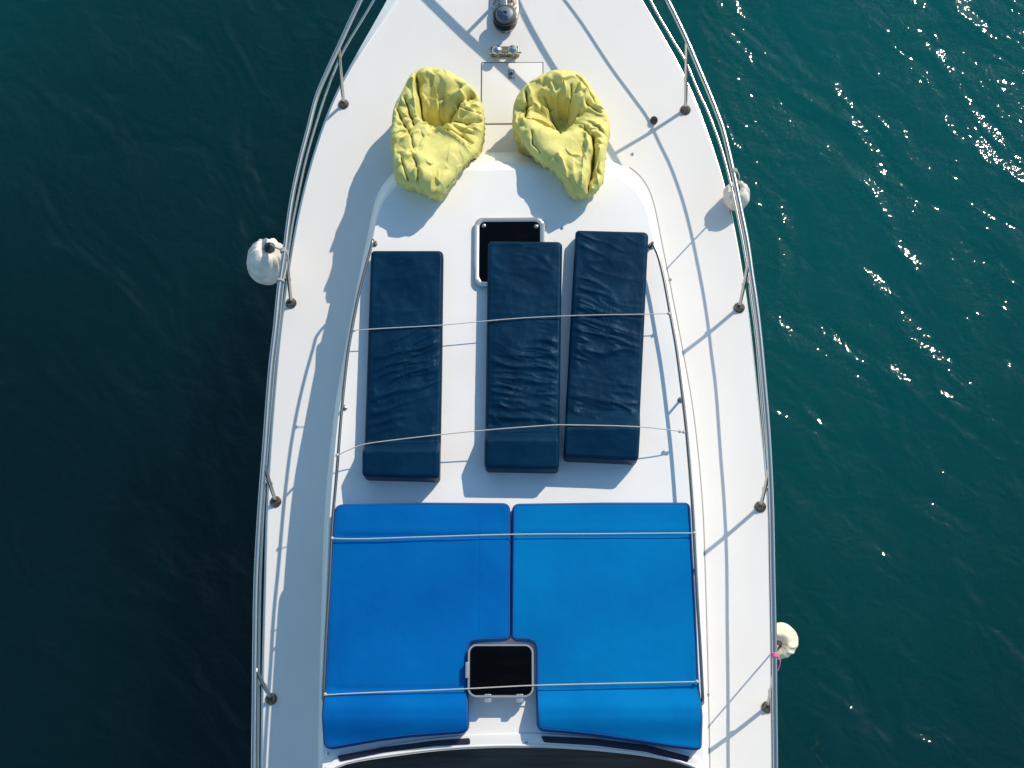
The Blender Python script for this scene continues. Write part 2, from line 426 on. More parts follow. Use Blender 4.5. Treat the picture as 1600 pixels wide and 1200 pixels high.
# superstructure aft of the picture: windscreen, cabin, flybridge
WS = [(498, 1215), (540, 1195), (600, 1184), (700, 1172), (803, 1168), (900, 1171), (1000, 1181), (1066, 1194), (1108, 1213)]
ws0 = resamp_n(curve(WS, RT + .03), 40)
ws1 = []
for i, p in enumerate(ws0): ws1.append(Vector((AX + (p.x - AX) * .9, p.y - 1.35, RT + .85)))
rr = [[p + Vector((0, 0, 0)) for p in ws0]]
for k in range(1, 9): rr.append([ws0[i].lerp(ws1[i], k / 8) + Vector((0, 0, .05 * math.sin(math.pi * k / 8))) for i in range(40)])
MB().loft(rr, closed=False).build('windscreen', M['wind'], yacht)
mb = MB().tube([p + Vector((0, .018, -.002)) for p in ws0], .009, 8); mb.build('windscreen_rim', M['gel'], yacht)
# ledge
led = [P(a, b, RT) for a, b in ((506, 1215), (520, 1189), (600, 1166), (700, 1152), (803, 1147), (900, 1150), (1000, 1162), (1088, 1184), (1098, 1213))]
lc = resamp_n(cr(led, 6), 40)
MB().loft([[p + Vector((0, .012, -.01)) for p in lc], [p + Vector((0, 0, .018)) for p in lc], [q + Vector((0, .005, -.004)) for q in ws0], [q + Vector((0, -.3, -.2)) for q in ws0]], closed=False).build('windscreen_ledge', M['gel'], yacht)
# cabin roof and sides
cab = [Vector((p.x, p.y, p.z)) for p in ws1]
o = [(p.x, p.y + .1) for p in ws1] + [(ws1[-1].x, ws1[-1].y - 4.0), (ws1[0].x, ws1[0].y - 4.0)]
MB().prism(o, RT + .84, RT + 1.02, .05).build('cabin_roof', M['gel'], yacht)
o = [(p.x * .98, p.y - .05) for p in ws1] + [(ws1[-1].x, ws1[-1].y - 3.8), (ws1[0].x, ws1[0].y - 3.8)]
MB().prism(o, -.01, RT + .84).build('cabin', M['gel'], yacht)
fy = [(AX - 1.35, ws1[0].y - .6), (AX - .9, ws1[0].y + .05), (AX + .9, ws1[0].y + .05), (AX + 1.35, ws1[0].y - .6), (AX + 1.35, ws1[0].y - 3.6), (AX - 1.35, ws1[0].y - 3.6)]
MB().prism(roundpoly(fy, .3), RT + 1.02, RT + 1.5, .08).build('flybridge', M['gel'], yacht)

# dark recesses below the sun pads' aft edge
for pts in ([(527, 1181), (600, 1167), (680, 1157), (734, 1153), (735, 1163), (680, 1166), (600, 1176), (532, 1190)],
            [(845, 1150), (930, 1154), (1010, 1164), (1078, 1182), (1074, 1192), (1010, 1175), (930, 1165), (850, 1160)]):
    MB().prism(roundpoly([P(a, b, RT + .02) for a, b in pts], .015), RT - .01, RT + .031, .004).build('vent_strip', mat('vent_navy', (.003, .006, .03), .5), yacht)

# ------------------------------------------------------------------ deck fittings
def pxbox(name, x0, y0, x1, y1, z, h, m, parent, r=.02, bev=.005):
    a = P(x0, y1, z + h); b = P(x1, y0, z + h)
    return MB().prism(rrect(a.x, a.y, b.x, b.y, r), z, z + h, bev).build(name, m, parent, origin=((a.x + b.x) / 2, (a.y + b.y) / 2, z))
# anchor locker lid : thin shadow gap plus lid
def ring_strip(x0, y0, x1, y1, z, wd, m, parent, name, r=.02, h=.006):
    a = P(x0, y1, z); b = P(x1, y0, z)
    o1 = rrect(a.x, a.y, b.x, b.y, r); o2 = rrect(a.x + wd, a.y + wd, b.x - wd, b.y - wd, max(r - wd, .004))
    mb = MB(); N = len(o1)
    mb.loft([[Vector((*p, z - .002)) for p in o1], [Vector((*p, z + h)) for p in o1], [Vector((*p, z + h)) for p in o2], [Vector((*p, z - .002)) for p in o2]])
    return mb.build(name, m, parent)
a = P(751, 195, 0); b = P(849, 97, 0)
ring_strip(751, 97, 849, 195, 0, .013, M['seam'], yacht, 'locker_gap', .012, .002)
MB().prism(rrect(a.x + .010, a.y + .010, b.x - .010, b.y - .010, .01), -.004, .009, .004).build('anchor_locker_lid', M['deck'], yacht)
lid = yacht.children[-1]
lt = pxbox('latch', 794, 108, 805, 122, .008, .012, M['steel_old'], lid, .008)
MB().lathe(P(799, 115, .019), [(.014, 0), (.014, .006), (.006, .01)], 12).build('latch_knob', M['rubber'], lid)

# windlass
wc = P(789, 30, .12)
def wl_local(px, py, z): return P(px, py, z)
base = [P(x, y, .04) for x, y in ((768, 20), (770, -30), (808, -30), (811, 20), (805, 42), (789, 52), (773, 42))]
wl = MB().prism(roundpoly(base, .05), 0, .055, .012).build('windlass', M['steel_old'], yacht, origin=(wc.x, wc.y, 0))
MB().lathe((wc.x, wc.y + .01, .05), [(.10, 0), (.118, .02), (.118, .035), (.075, .05), (.072, .09), (.118, .115), (.118, .13), (.10, .14)], 32).build('gypsy', M['rubber'], wl)
MB().lathe((wc.x, wc.y, .16), [(.088, 0), (.092, .02), (.092, .05), (.08, .075), (.05, .085), (.02, .085), (.016, .07)], 32).build('capstan_drum', mat('drum_grey', (.10, .13, .17), .45, .4), wl)
ch = MB()
for k in range(9):
    c = Vector((wc.x + .07, wc.y + .04 + k * .05, .09)); q = []
    for j in range(14):
        a_ = 2 * math.pi * j / 14; u, v_ = .032 * math.cos(a_), .017 * math.sin(a_)
        q.append(c + (Vector((v_, u, 0)) if k % 2 else Vector((0, u, v_))))
    ch.tube(q, .006, 6, closed=True)
ch.build('chain', M['brass'], wl)
MB().box((wc.x - .01, wc.y + .16, .05), (.06, .22, .13)).build('chain_guide', M['steel'], wl)

# twin bollard
bc = P(789, 78, .05)
bo = MB().box((bc.x, bc.y, 0), (.29, .105, .035), 0, .01).build('mooring_bollard', M['brass'], yacht, origin=(bc.x, bc.y, 0))
for dx in (-.085, .085):
    MB().lathe((bc.x + dx * .9, bc.y - .045, .03), [(.026, 0), (.026, .07), (.046, .085), (.052, .10), (.042, .115), (.02, .125), (.004, .128)], 20).build('bollard_post', M['steel'], bo)
MB().tube([(bc.x - .165, bc.y - .045, .075), (bc.x + .165, bc.y - .045, .075)], .009, 8).build('bollard_pin', M['steel'], bo)
MB().lathe((bc.x + .11, bc.y - .05, .0), [(.018, 0), (.018, .04), (.01, .05)], 10).build('bollard_stud', M['steel_old'], bo)

# small deck fittings
c = P(1022, 187, .03)
MB().lathe((c.x, c.y, 0), [(.036, 0), (.038, .02), (.034, .04), (.02, .055), (.004, .058)], 20).build('filler_cap', M['rubber'], yacht)
for x, y, z in ((988, 241, 0), (1047, 437, 0), (1106, 1169, 0), (906, -3, 0), (878, 356, RT), (1106, 1085, 0), (822, 1161, RT + .02), (512, 1178, RT)):
    c = P(x, y, z); MB().lathe(c - Vector((0, 0, .004)), [(.015, 0), (.015, .010), (.009, .015)], 14).build('deck_screw', M['steel'], yacht)

# hatches
def hatch(x0, y0, x1, y1, z0, h, glass_in, nm):
    a = P(x0, y1, z0 + h); b = P(x1, y0, z0 + h)
    hh = MB().prism(rrect(a.x + .012, a.y + .012, b.x - .012, b.y - .012, .07, 6), z0 - .02, z0 + h - .02, .0).build(nm, M['white'], yacht, origin=((a.x + b.x) / 2, (a.y + b.y) / 2, z0))
    w_ = glass_in
    o = rrect(a.x, a.y, b.x, b.y, .075, 8); i_ = rrect(a.x + w_, a.y + w_, b.x - w_, b.y - w_, .055, 8)
    V3 = lambda L, z: [Vector((p[0], p[1], z)) for p in L]
    m1 = lambda L1, L2, t: [(p[0] * (1 - t) + q[0] * t, p[1] * (1 - t) + q[1] * t) for p, q in zip(L1, L2)]
    fr = MB().loft([V3(o, z0 + h - .03), V3(o, z0 + h - .008), V3(m1(o, i_, .2), z0 + h), V3(m1(o, i_, .8), z0 + h), V3(i_, z0 + h - .006), V3(i_, z0 + h - .03)])
    fr.build('hatch_frame', M['frame'], hh)
    MB().prism(rrect(a.x + w_ - .004, a.y + w_ - .004, b.x - w_ + .004, b.y - w_ + .004, .05, 6), z0 + h - .03, z0 + h - .011).build('hatch_glass', M['glass'], hh)
    return hh, a, b
h1, a1, b1 = hatch(741, 339, 851, 447, RT, .05, .042, 'deck_hatch')
for x, y in ((756, 352), (838, 353)):
    c = P(x, y, RT + .05); MB().lathe((c.x, c.y, RT + .036), [(.02, 0), (.02, .008), (.012, .015), (.004, .017)], 14).build('hatch_knob', M['steel'], h1)
h2, a2, b2 = hatch(730, 1006, 834, 1090, RT, .17, .020, 'deck_hatch')
for x in (762, 812):
    c = P(x, 1091, RT + .16); MB().box((c.x, c.y, RT + .13), (.06, .07, .03)).build('hatch_hinge', M['frame'], h2)
c = P(730, 1047, RT + .19); MB().box((c.x, c.y, RT + .14), (.03, .13, .055)).build('hatch_latch', M['frame'], h2)
c0, c1 = P(741, 1070, RT + .10), P(800, 1080, RT + .10)

# ------------------------------------------------------------------ guard rails
TR = .78; MR = .40
railL = [(803, -560), (765, -500), (710, -360), (655, -210), (604, -80), (563, 0), (528, 75), (512, 110), (495, 150), (482, 200), (469, 250), (458, 300), (450, 350), (445, 390), (436, 450), (430, 510), (423, 570), (418, 630), (413, 700), (406, 790), (400, 900), (398, 1000), (397, 1100), (396, 1200), (396, 1400), (398, 1700)]
railR = [(803, -560), (842, -500), (896, -360), (950, -210), (1000, -80), (1043, 0), (1072, 60), (1089, 100), (1106, 140), (1118, 170), (1129, 200), (1138, 235), (1148, 280), (1158, 330), (1168, 380), (1175, 430), (1181, 470), (1188, 530), (1197, 630), (1202, 700), (1206, 790), (1208, 900), (1210, 1000), (1211, 1100), (1212, 1200), (1212, 1400), (1210, 1700)]
midL = [(803, -500), (768, -440), (726, -320), (672, -180), (626, -80), (584, 0), (539, 75), (523, 110), (508, 150), (492, 200), (478, 250), (467, 300), (457, 350), (451, 390), (442, 450), (436, 510), (429, 570), (424, 630), (418, 700), (412, 790), (407, 900), (405, 1000), (404, 1100), (403, 1200), (403, 1400), (405, 1700)]
midR = [(803, -500), (838, -440), (880, -320), (932, -180), (980, -80), (1016, 0), (1050, 60), (1071, 95), (1090, 140), (1104, 170), (1116, 200), (1128, 235), (1140, 280), (1151, 330), (1161, 380), (1169, 430), (1174, 470), (1182, 530), (1190, 630), (1196, 700), (1201, 790), (1203, 900), (1205, 1000), (1206, 1100), (1207, 1200), (1207, 1400), (1206, 1700)]
def rise(py):
    d = max(0, 170 - py); d += 20; return .30 * math.tanh(1.9e-6 * d * d / .30)
def rcurve(px, z): return cr([P(a, b, z + rise(b)) for a, b in px], 4)
top = MB(); top.tube(rcurve(railL[::-1], TR) + rcurve(railR, TR)[1:], .022, 14)
top.build('top_rail', M['steel'], yacht)
mid = MB(); mid.tube(rcurve(midL[::-1], MR) + rcurve(midR, MR)[1:], .012, 10)
mid.build('mid_rail', M['steel'], yacht)
def stanchion(bx, by, tx, ty):
    a, b = P(bx, by, 0), P(tx, ty, TR + rise(ty))
    m_ = a.lerp(b, .5) + Vector((0, -.01, 0))
    s_ = MB().tube(cr([a + Vector((0, 0, .0)), a.lerp(b, .08) , m_, b], 5), .017, 12).build('stanchion', M['steel'], yacht, origin=a)
    MB().lathe(a, [(.052, 0), (.052, .01), (.040, .02), (.028, .035), (.022, .05)], 24).build('base_flange', M['flange'], s_)
    MB().lathe(a.lerp(b, .45), [(.02, 0), (.02, .03)], 14, axis=tuple(b - a)).build('collar', M['steel_old'], s_)
for q in ((537, 163, 529, 74), (455, 474, 447, 392), (431, 784, 412, 722), (424, 1092, 401, 1047), (1071, 172, 1073, 66), (1155, 481, 1171, 402), (1188, 792, 1202, 731), (1199, 1105, 1210, 1050), (735, -225, 700, -335), (868, -225, 905, -335), (424, 1400, 398, 1390), (1199, 1400, 1211, 1390)):
    stanchion(*q)
# bow pulpit bar, standing just forward of the picture; its shadow crosses the foredeck
hb = .92
def shad(px, py, h):   # point at height h whose shadow falls on the deck at px,py
    p = P(px, py, 0); k = h / sv.z; return p + sv * k
A_, B_, C_ = shad(640, -28, hb), shad(726, 56, hb), shad(838, 158, hb)
MB().tube(cr([A_, B_, shad(790, 113, hb), C_], 6), .033, 12).build('pulpit_bar', M['steel'], yacht)
MB().tube([Vector((B_.x, B_.y, 0)), B_], .02, 12).build('pulpit_post', M['steel'], yacht)
MB().tube([Vector((A_.x, A_.y, 0)), A_], .02, 12).build('pulpit_post', M['steel'], yacht)

# grab rails on the coachroof
gz = RT + .15
gL = [(582, 377), (577, 397), (566, 437), (555, 485), (546, 535), (540, 580), (533, 650), (526, 740), (519, 820), (515, 900), (509, 1000), (505, 1090)]
gR = [(1020, 381), (1029, 402), (1038, 440), (1047, 490), (1056, 540), (1064, 600), (1073, 680), (1081, 780), (1085, 850), (1089, 930), (1094, 1010), (1098, 1090)]
for g_, posts in ((gL, ((541, 623), (517, 880))), (gR, ((1064, 628), (1089, 880)))):
    pts = curve(g_, gz, 4); e0 = P(g_[0][0], g_[0][1] + 4, RT); e1 = P(g_[-1][0], g_[-1][1] + 6, RT)
    pts = [Vector((pts[0].x, pts[0].y + .035, RT)), Vector((pts[0].x, pts[0].y + .03, RT + .09)), Vector((pts[0].x, pts[0].y + .015, gz - .012))] + pts + [pts[-1] + Vector((0, -.02, -.015)), pts[-1] + Vector((0, -.03, -.06)), pts[-1] + Vector((0, -.03, -.14))]
    gr = MB().tube(pts, .0135, 12).build('grab_rail', M['rail_dark'], yacht)
    for q in (pts[0], pts[-1]):
        MB().lathe((q.x, q.y, RT), [(.03, 0), (.03, .006), (.018, .016)], 18).build('rail_foot', M['steel_old'], gr)
    for x, y in posts:
        q = min(pts, key=lambda p_: (p_ - P(x, y, gz)).length)
        mbp = MB().tube([(q.x, q.y, RT), (q.x, q.y, gz)], .011, 10); mbp.lathe((q.x, q.y, RT), [(.026, 0), (.026, .006), (.016, .014)], 18)
        mbp.build('rail_post', M['steel_old'], gr)

# ------------------------------------------------------------------ navy mattresses
def mattress(c4, seed, label, yfold0, yfold1, side=0):
    """c4: px corners tl,tr,br,bl"""
    T0 = .145; zt = RT + T0
    w4 = [P(c4[0][0], c4[0][1], zt), P(c4[1][0], c4[1][1], zt), P(c4[2][0], c4[2][1], zt + .15), P(c4[3][0], c4[3][1], zt + .15)]
    out = roundpoly(w4, [.035, .05, .035, .035], 5)
    c = sum(w4, Vector()) / 4
    ya = P(c.x, yfold0, zt).y; yb = P(c.x, yfold1, zt + .13).y
    ax = (w4[0] - w4[3]).normalized(); tx = (w4[1] - w4[0]).normalized()
    def loc(X, Y):
        dx, dy = X - c.x, Y - c.y; return dx * tx.x + dy * tx.y, dx * ax.x + dy * ax.y
    def T(X, Y):
        
        t = np.clip((Y - ya) / (yb - ya), 0, 1); k = .12
        t = np.where(t < k, t * t / (2 * k), np.where(t > 1 - k, 1 - k - (1 - t) ** 2 / (2 * k) , t - k / 2))
        return T0 + .150 * t - .030 * np.clip((yb - Y) / .20, 0, 1.2)
    def disp(X, Y, d):
        u, v = loc(X, Y); inner = np.minimum(d / .07, 1)
        edge = .006 * fbm(u * 5 + seed, v * 5, 2)
        wu = u * 3.2 + .5 * fbm(u * 3 + seed, v * 3, 2); 
        wq = .25 * pn(u * 2.5 + seed, v * 2.5)
        n1 = pn(u * 1.5 + seed * 3.1 + .5 * pn(v * 3, u * 3), (v + (.16 if side else -.30) * u) * 8 + wq * 3 + seed * 7)
        rid = (1 - np.abs(n1) * 2.8).clip(0, 1) ** 2
        n2 = pn(u * 3.2 - seed * 2.1, (v + (.25 if side else -.35) * u) * 17 + wq * 5 + seed)
        rid2 = (1 - np.abs(n2) * 3.2).clip(0, 1) ** 2
        mask = sstep(-.25, .30, fbm(u * 1.6 + seed * 5, v * 1.5 + seed, 2) - .25 * v)
        onp = 1 - sstep(ya - .02, yb, Y)
        return inner * ((.017 * rid + .009 * rid2 * mask) * (.2 + .8 * mask) * onp + .012 * pn(u * 2 + seed, v * 2.4 + 3) + .002 * fbm(u * 14, v * 14 + seed, 2)) + edge * inner
    ob = pad('sun_mattress', out, c, RT, T, .028, disp, M['navy'], step=.0165, rings=95, edge_pow=1.5)
    tag(ob, label, 'mattress', 'navy mattresses across the coachroof')
    # side seams
    sm = [Vector((p.x, p.y, 0)) for p in resample(out, .03)]
    pts = []
    for p in sm:
        t_ = float(T(np.array([p.x]), np.array([p.y]))[0]); q = p + (Vector((c.x, p.y, 0)) - p).normalized() * .0
        pts.append(Vector((p.x, p.y, RT + max(t_ - .028, .03))))
    org = WORLD(ob)
    MB().tube(pts, .004, 6, closed=True).build('piping', M['navy'], ob)
    return ob
mattress([(580, 391), (692, 391), (685, 744), (565, 741)], 1.3, 'navy blue mattress lying alone on the port side, leftmost of the three', 691, 708)
mattress([(763, 376), (878, 377), (873, 730), (757, 728)], 4.7, 'navy blue mattress in the middle, covering a corner of the black forward hatch', 668, 692, 1)
mattress([(900, 359), (1013, 362), (998, 716), (881, 711)], 8.2, 'navy blue mattress beside the starboard grab rail, set farthest forward of the three', 646, 674, 1)

# ------------------------------------------------------------------ blue sun pads
def sunpad(px, rad, centre, label, seed, seam=None):
    T0 = .125; zt = RT + T0
    w_ = [P(a, b, zt) for a, b in px]; out = roundpoly(w_, rad, 5); c = P(*centre, zt)
    y1, y2, y3 = P(800, 1072, zt).y, P(800, 1110, zt).y, P(800, 1172, zt).y
    yr = P(800, 838, zt).y; yr4 = P(800, 1077, zt).y
    sx = P(seam, 900, zt).x if seam else None
    def T(X, Y): return T0 + .075 * sstep(y1, y2, Y) - .06 * sstep(y2 - .05, y3 + .05, Y)
    def disp(X, Y, d):
        inner = np.minimum(d / .1, 1)
        z = .010 * fbm(X * 1.1 + seed, Y * 1.1, 3) + .0015 * fbm(X * 9, Y * 9 + seed, 2)
        z = z - .010 * np.exp(-((Y - yr) / .022) ** 2) + .004 * np.exp(-((Y - yr - .06) / .04) ** 2)
        z = z - .008 * np.exp(-((Y - yr4) / .022) ** 2)
        # quilting pull along the edge
        z = z + .006 * (1 - np.minimum(d / .05, 1)) * pn(X * 7 + seed, Y * 7)
        if sx is not None: z = z - .004 * np.exp(-((X - sx) / .006) ** 2) * (Y > P(800, 1000, zt).y)
        return z * np.maximum(inner, .25)
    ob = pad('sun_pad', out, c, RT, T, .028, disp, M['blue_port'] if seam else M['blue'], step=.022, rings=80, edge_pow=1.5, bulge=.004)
    tag(ob, label, 'sun pad', 'bright blue sun pads')
    pts = []
    for p in resample(out, .03):
        t_ = float(T(np.array([p.x]), np.array([p.y]))[0]); pts.append(Vector((p.x, p.y, RT + t_ - .036)))
    MB().tube(pts, .006, 6, closed=True).build('piping', M['blue_pipe'], ob)
    org_c = Vector((c.x, c.y, 0)); tp = []
    bv_ = BVHTree.FromPolygons([WORLD(ob) + v_.co for v_ in ob.data.vertices], [tuple(p_.vertices) for p_ in ob.data.polygons])
    NQ = len(pts)
    for i in range(NQ):
        t_ = pts[(i + 1) % NQ] - pts[i - 1]; nn = Vector((-t_.y, t_.x, 0)).normalized()
        if nn.dot(org_c - Vector((pts[i].x, pts[i].y, 0))) < 0: nn = -nn
        q = pts[i] + nn * .014; h_ = bv_.ray_cast(Vector((q.x, q.y, RT + 2)), Vector((0, 0, -1)))
        if h_[0] is not None: tp.append(h_[0] + Vector((0, 0, .001)))
    MB().tube(tp, .0042, 6, closed=True).build('piping', M['blue_pipe'], ob)
    MB().tube([p + Vector((0, 0, -(p.z - RT) + .03)) for p in pts], .006, 6, closed=True).build('piping', M['blue_pipe'], ob)
    return ob
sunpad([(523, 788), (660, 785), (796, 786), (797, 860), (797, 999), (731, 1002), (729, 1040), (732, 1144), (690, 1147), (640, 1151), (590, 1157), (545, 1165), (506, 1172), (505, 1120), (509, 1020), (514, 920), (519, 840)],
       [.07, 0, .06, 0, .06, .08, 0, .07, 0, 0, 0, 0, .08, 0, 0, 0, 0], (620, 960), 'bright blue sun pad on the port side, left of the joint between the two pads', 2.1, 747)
sunpad([(801, 787), (940, 785), (1078, 785), (1081, 840), (1087, 950), (1091, 1050), (1096, 1120), (1096, 1172), (1050, 1167), (1000, 1159), (930, 1149), (880, 1144), (840, 1141), (838, 1080), (838, 1001), (799, 999), (800, 880)],
       [.06, 0, .05, 0, 0, 0, 0, .05, 0, 0, 0, 0, .06, 0, .08, .05, 0], (960, 960), 'bright blue sun pad on the starboard side, right of the joint between the two pads', 6.4)

# ------------------------------------------------------------------ lashing ropes
from mathutils.bvhtree import BVHTree
bpy.context.view_layer.update()
_bv = []
for ob_ in COL.objects:
    if ob_.name.startswith(('sun_pad', 'sun_mattress', 'deck_hatch', 'hatch_')):
        mw = Matrix.Translation(WORLD(ob_)); 
        _bv.append(BVHTree.FromPolygons([mw @ v_.co for v_ in ob_.data.vertices], [tuple(p_.vertices) for p_ in ob_.data.polygons]))
def surf(x, y):
    z = RT
    for t_ in _bv:
        h_ = t_.ray_cast(Vector((x, y, RT + 2)), Vector((0, 0, -1)))
        if h_[0] is not None: z = max(z, h_[0].z)
    return z
def lash(pts, label, r=.0058, knots=()):
    px = cr([Vector((p[0], p[1], 0)) for p in pts], 10); zs = []
    for p in px:
        z = g2
        for _ in range(4):
            q = P(p.x, p.y, z); z = max(g2 - .02, surf(q.x, q.y) + r * .8)
        zs.append(z)
    zs[0] = zs[-1] = g2
    # taut rope: bridge between supports (upper hull), then smooth
    n_ = len(zs)
    hull = []
    for i in range(n_):
        while len(hull) >= 2 and (zs[hull[-1]] - zs[hull[-2]]) * (i - hull[-2]) <= (zs[i] - zs[hull[-2]]) * (hull[-1] - hull[-2]): hull.pop()
        hull.append(i)
    zt = list(np.interp(range(n_), hull, [zs[k] for k in hull]))
    zs = [max(z, t) for z, t in zip(zs, zt)]
    for _ in range(1): zs = [zs[0]] + [max(zs[i] if _ == 0 else 0, (zs[i - 1] + 2 * zs[i] + zs[i + 1]) / 4) for i in range(1, n_ - 1)] + [zs[-1]]
    for i in range(1, n_ - 1):
        for _ in range(2):
            q = P(px[i].x, px[i].y, zs[i]); zs[i] = max(zs[i], surf(q.x, q.y) + r * .6)
    c = [P(p.x, p.y, z) for p, z in zip(px, zs)]
    org = c[0].copy()
    ob = MB().tube(c, r, 8).build('lashing_rope', M['ropew'], origin=org)
    tag(ob, label, 'rope', 'thin ropes lashed across the coachroof')
    for k in knots:
        q = P(*k); MB().lathe(q - Vector((0, 0, .014)), [(.006, 0), (.014, .006), (.016, .014), (.012, .024), (.004, .03)], 10).build('knot', M['ropew'], ob)
g2 = gz + .012
lash([(552, 516, g2), (600, 513, RT + .115), (690, 508, RT + .12), (800, 498, RT + .115), (900, 493, RT + .12), (1000, 491, RT + .12), (1046, 490, g2)], 'thin rope crossing the three navy mattresses at mid length', .0042, [(553, 516, g2), (1045, 490, g2)])
lash([(524, 713, g2), (545, 703, RT + .16), (570, 694, RT + .20), (620, 687, RT + .18), (690, 679, RT + .18), (760, 672, RT + .16), (850, 665, RT + .18), (890, 664, RT + .20), (1000, 667, RT + .20), (1070, 675, g2)], 'thin rope crossing the raised aft ends of the navy mattresses', .0047, [(527, 711, g2), (1062, 674, g2), (1068, 675, g2)])
lash([(517, 841, g2), (560, 842, RT + .15), (660, 839, RT + .152), (797, 835, RT + .152), (940, 834, RT + .152), (1050, 833, RT + .15), (1088, 833, g2)], 'pale rope crossing the forward ends of both blue sun pads', .0052, [(519, 841, g2), (1085, 833, g2)])
lash([(505, 1086, g2), (560, 1083, RT + .19), (660, 1079, RT + .19), (732, 1076, RT + .20), (833, 1071, RT + .20), (950, 1068, RT + .19), (1050, 1066, RT + .19), (1095, 1065, g2)], 'pale rope crossing the small aft hatch and both blue sun pads', .0052, [(508, 1085, g2), (504, 1090, g2 - .02), (1089, 1065, g2)])

# ------------------------------------------------------------------ bean bags
def seglist(px, z): return [(P(a, b, z + .2 * min(max((b - 190) / 110, 0), 1)).x, P(a, b, z + .2 * min(max((b - 190) / 110, 0), 1)).y) for a, b in px]
def roof_z(X, Y):
    yf = P(803, 300, 0).y; return RT * sstep(yf + .38, yf - .02, Y)
def crumple(X, Y, n, g, seed, c):
    rg = np.random.RandomState(int(seed * 10)); sp = 1.1 / math.sqrt(n); num = 0; den = 0
    for i in range(n):
        px_, py_ = c[0] + (rg.rand() - .5) * 1.1, c[1] + (rg.rand() - .5) * 1.35
        a = math.atan2(py_ - c[1], px_ - c[0]) + math.pi / 2 + rg.randn() * .5
        gx, gy = g * math.cos(a) * (.5 + rg.rand()) * (1 if rg.rand() > .5 else -1), g * math.sin(a) * (.5 + rg.rand()) * (1 if rg.rand() > .5 else -1)
        dx, dy = X - px_, Y - py_
        u = (dx * math.cos(a) + dy * math.sin(a)) / (sp * .7); v = (-dx * math.sin(a) + dy * math.cos(a)) / (sp * 1.3)
        w_ = np.exp(-np.clip(9.0 * (u * u + v * v), 0, 60)) + 1e-12
        num = num + w_ * (gx * dx + gy * dy); den = den + w_
    return np.clip(num / den, -.06, .06)
def beanbag(px, centre, label, seed, zr, hmap, creases, blobs, seat_px):
    zr = .47
    zv = lambda b: zr + .27 * min(max((b - 190) / 110, 0), 1)
    w_ = [P(a, b, zv(b)) for a, b in px]; out = cr([Vector((p.x, p.y, 0)) for p in w_], 6, closed=True); c = P(*centre, zr)
    cs = [(seglist(pl, zr + .12), amp, wd, kind) for pl, amp, wd, kind in creases]
    bs = [((P(a, b, zr + .12).x, P(a, b, zr + .12).y), (rx / 160, ry / 160), R(rot), amp) for a, b, rx, ry, rot, amp in blobs]
    hs = [(P(a, b, h - .05).x, P(a, b, h - .05).y, h) for a, b, h in hmap]
    sq = P(seat_px[0], seat_px[1], zr + .12); sx0, sy0 = sq.x, sq.y
    def ztop(X, Y):
        num = 0; den = 0
        for hx, hy, h in hs:
            w2 = 1 / (((X - hx) ** 2 + (Y - hy) ** 2) + .012) ** 1.5; num = num + w2 * h; den = den + w2
        return num / den
    def T(X, Y): return np.maximum(ztop(X, Y) - roof_z(X, Y), .2)
    def disp(X, Y, d):
        wx = X + .012 * fbm(X * 9 + seed, Y * 9, 2); wy = Y + .012 * fbm(X * 9, Y * 9 + seed, 2)
        z = np.zeros(X.shape)
        for pl, amp, wd, kind in cs:
            dd = dist_poly(wx, wy, pl, False)
            if kind == 'v': z -= 1.7 * amp * np.exp(-dd / (wd * .75))
            elif kind == 'r': z += amp * np.exp(-dd / wd)
            else: z += amp * np.exp(-(dd / wd) ** 2)
        for (bx, by), (rx, ry), rot, amp in bs:
            dx, dy = wx - bx, wy - by; u = (dx * math.cos(rot) + dy * math.sin(rot)) / rx; v = (-dx * math.sin(rot) + dy * math.cos(rot)) / ry
            z += amp * np.exp(-(u * u + v * v) ** 1.4)
        seat = np.exp(-(((X - sx0) / .24) ** 2 + ((Y - sy0) / .23) ** 2) ** 2)
        z += (1 - .95 * seat) * (np.minimum(.25 + d / .16, 1) * crumple(wx, wy, 40, .40, seed, (c.x, c.y)) + .5 * crumple(wx, wy, 150, .75, seed + 5, (c.x, c.y)))
        z = np.maximum(z, .10 + roof_z(X, Y) - ztop(X, Y))
        return z * np.minimum(.3 + d / .08, 1)
    ob = pad('bean_bag', out, c, roof_z, T, .13, disp, M['lime'], step=.011, rings=130, edge_pow=1.25, tuck=.3, sharp=26, skirt=((.85, .0), (.7, .004), (.55, .012), (.4, .02), (.25, .032), (.12, .045), (.0, .06)), wob=.06)
    tag(ob, label, 'bean bag', 'lime yellow bean bags on the foredeck')
    return ob
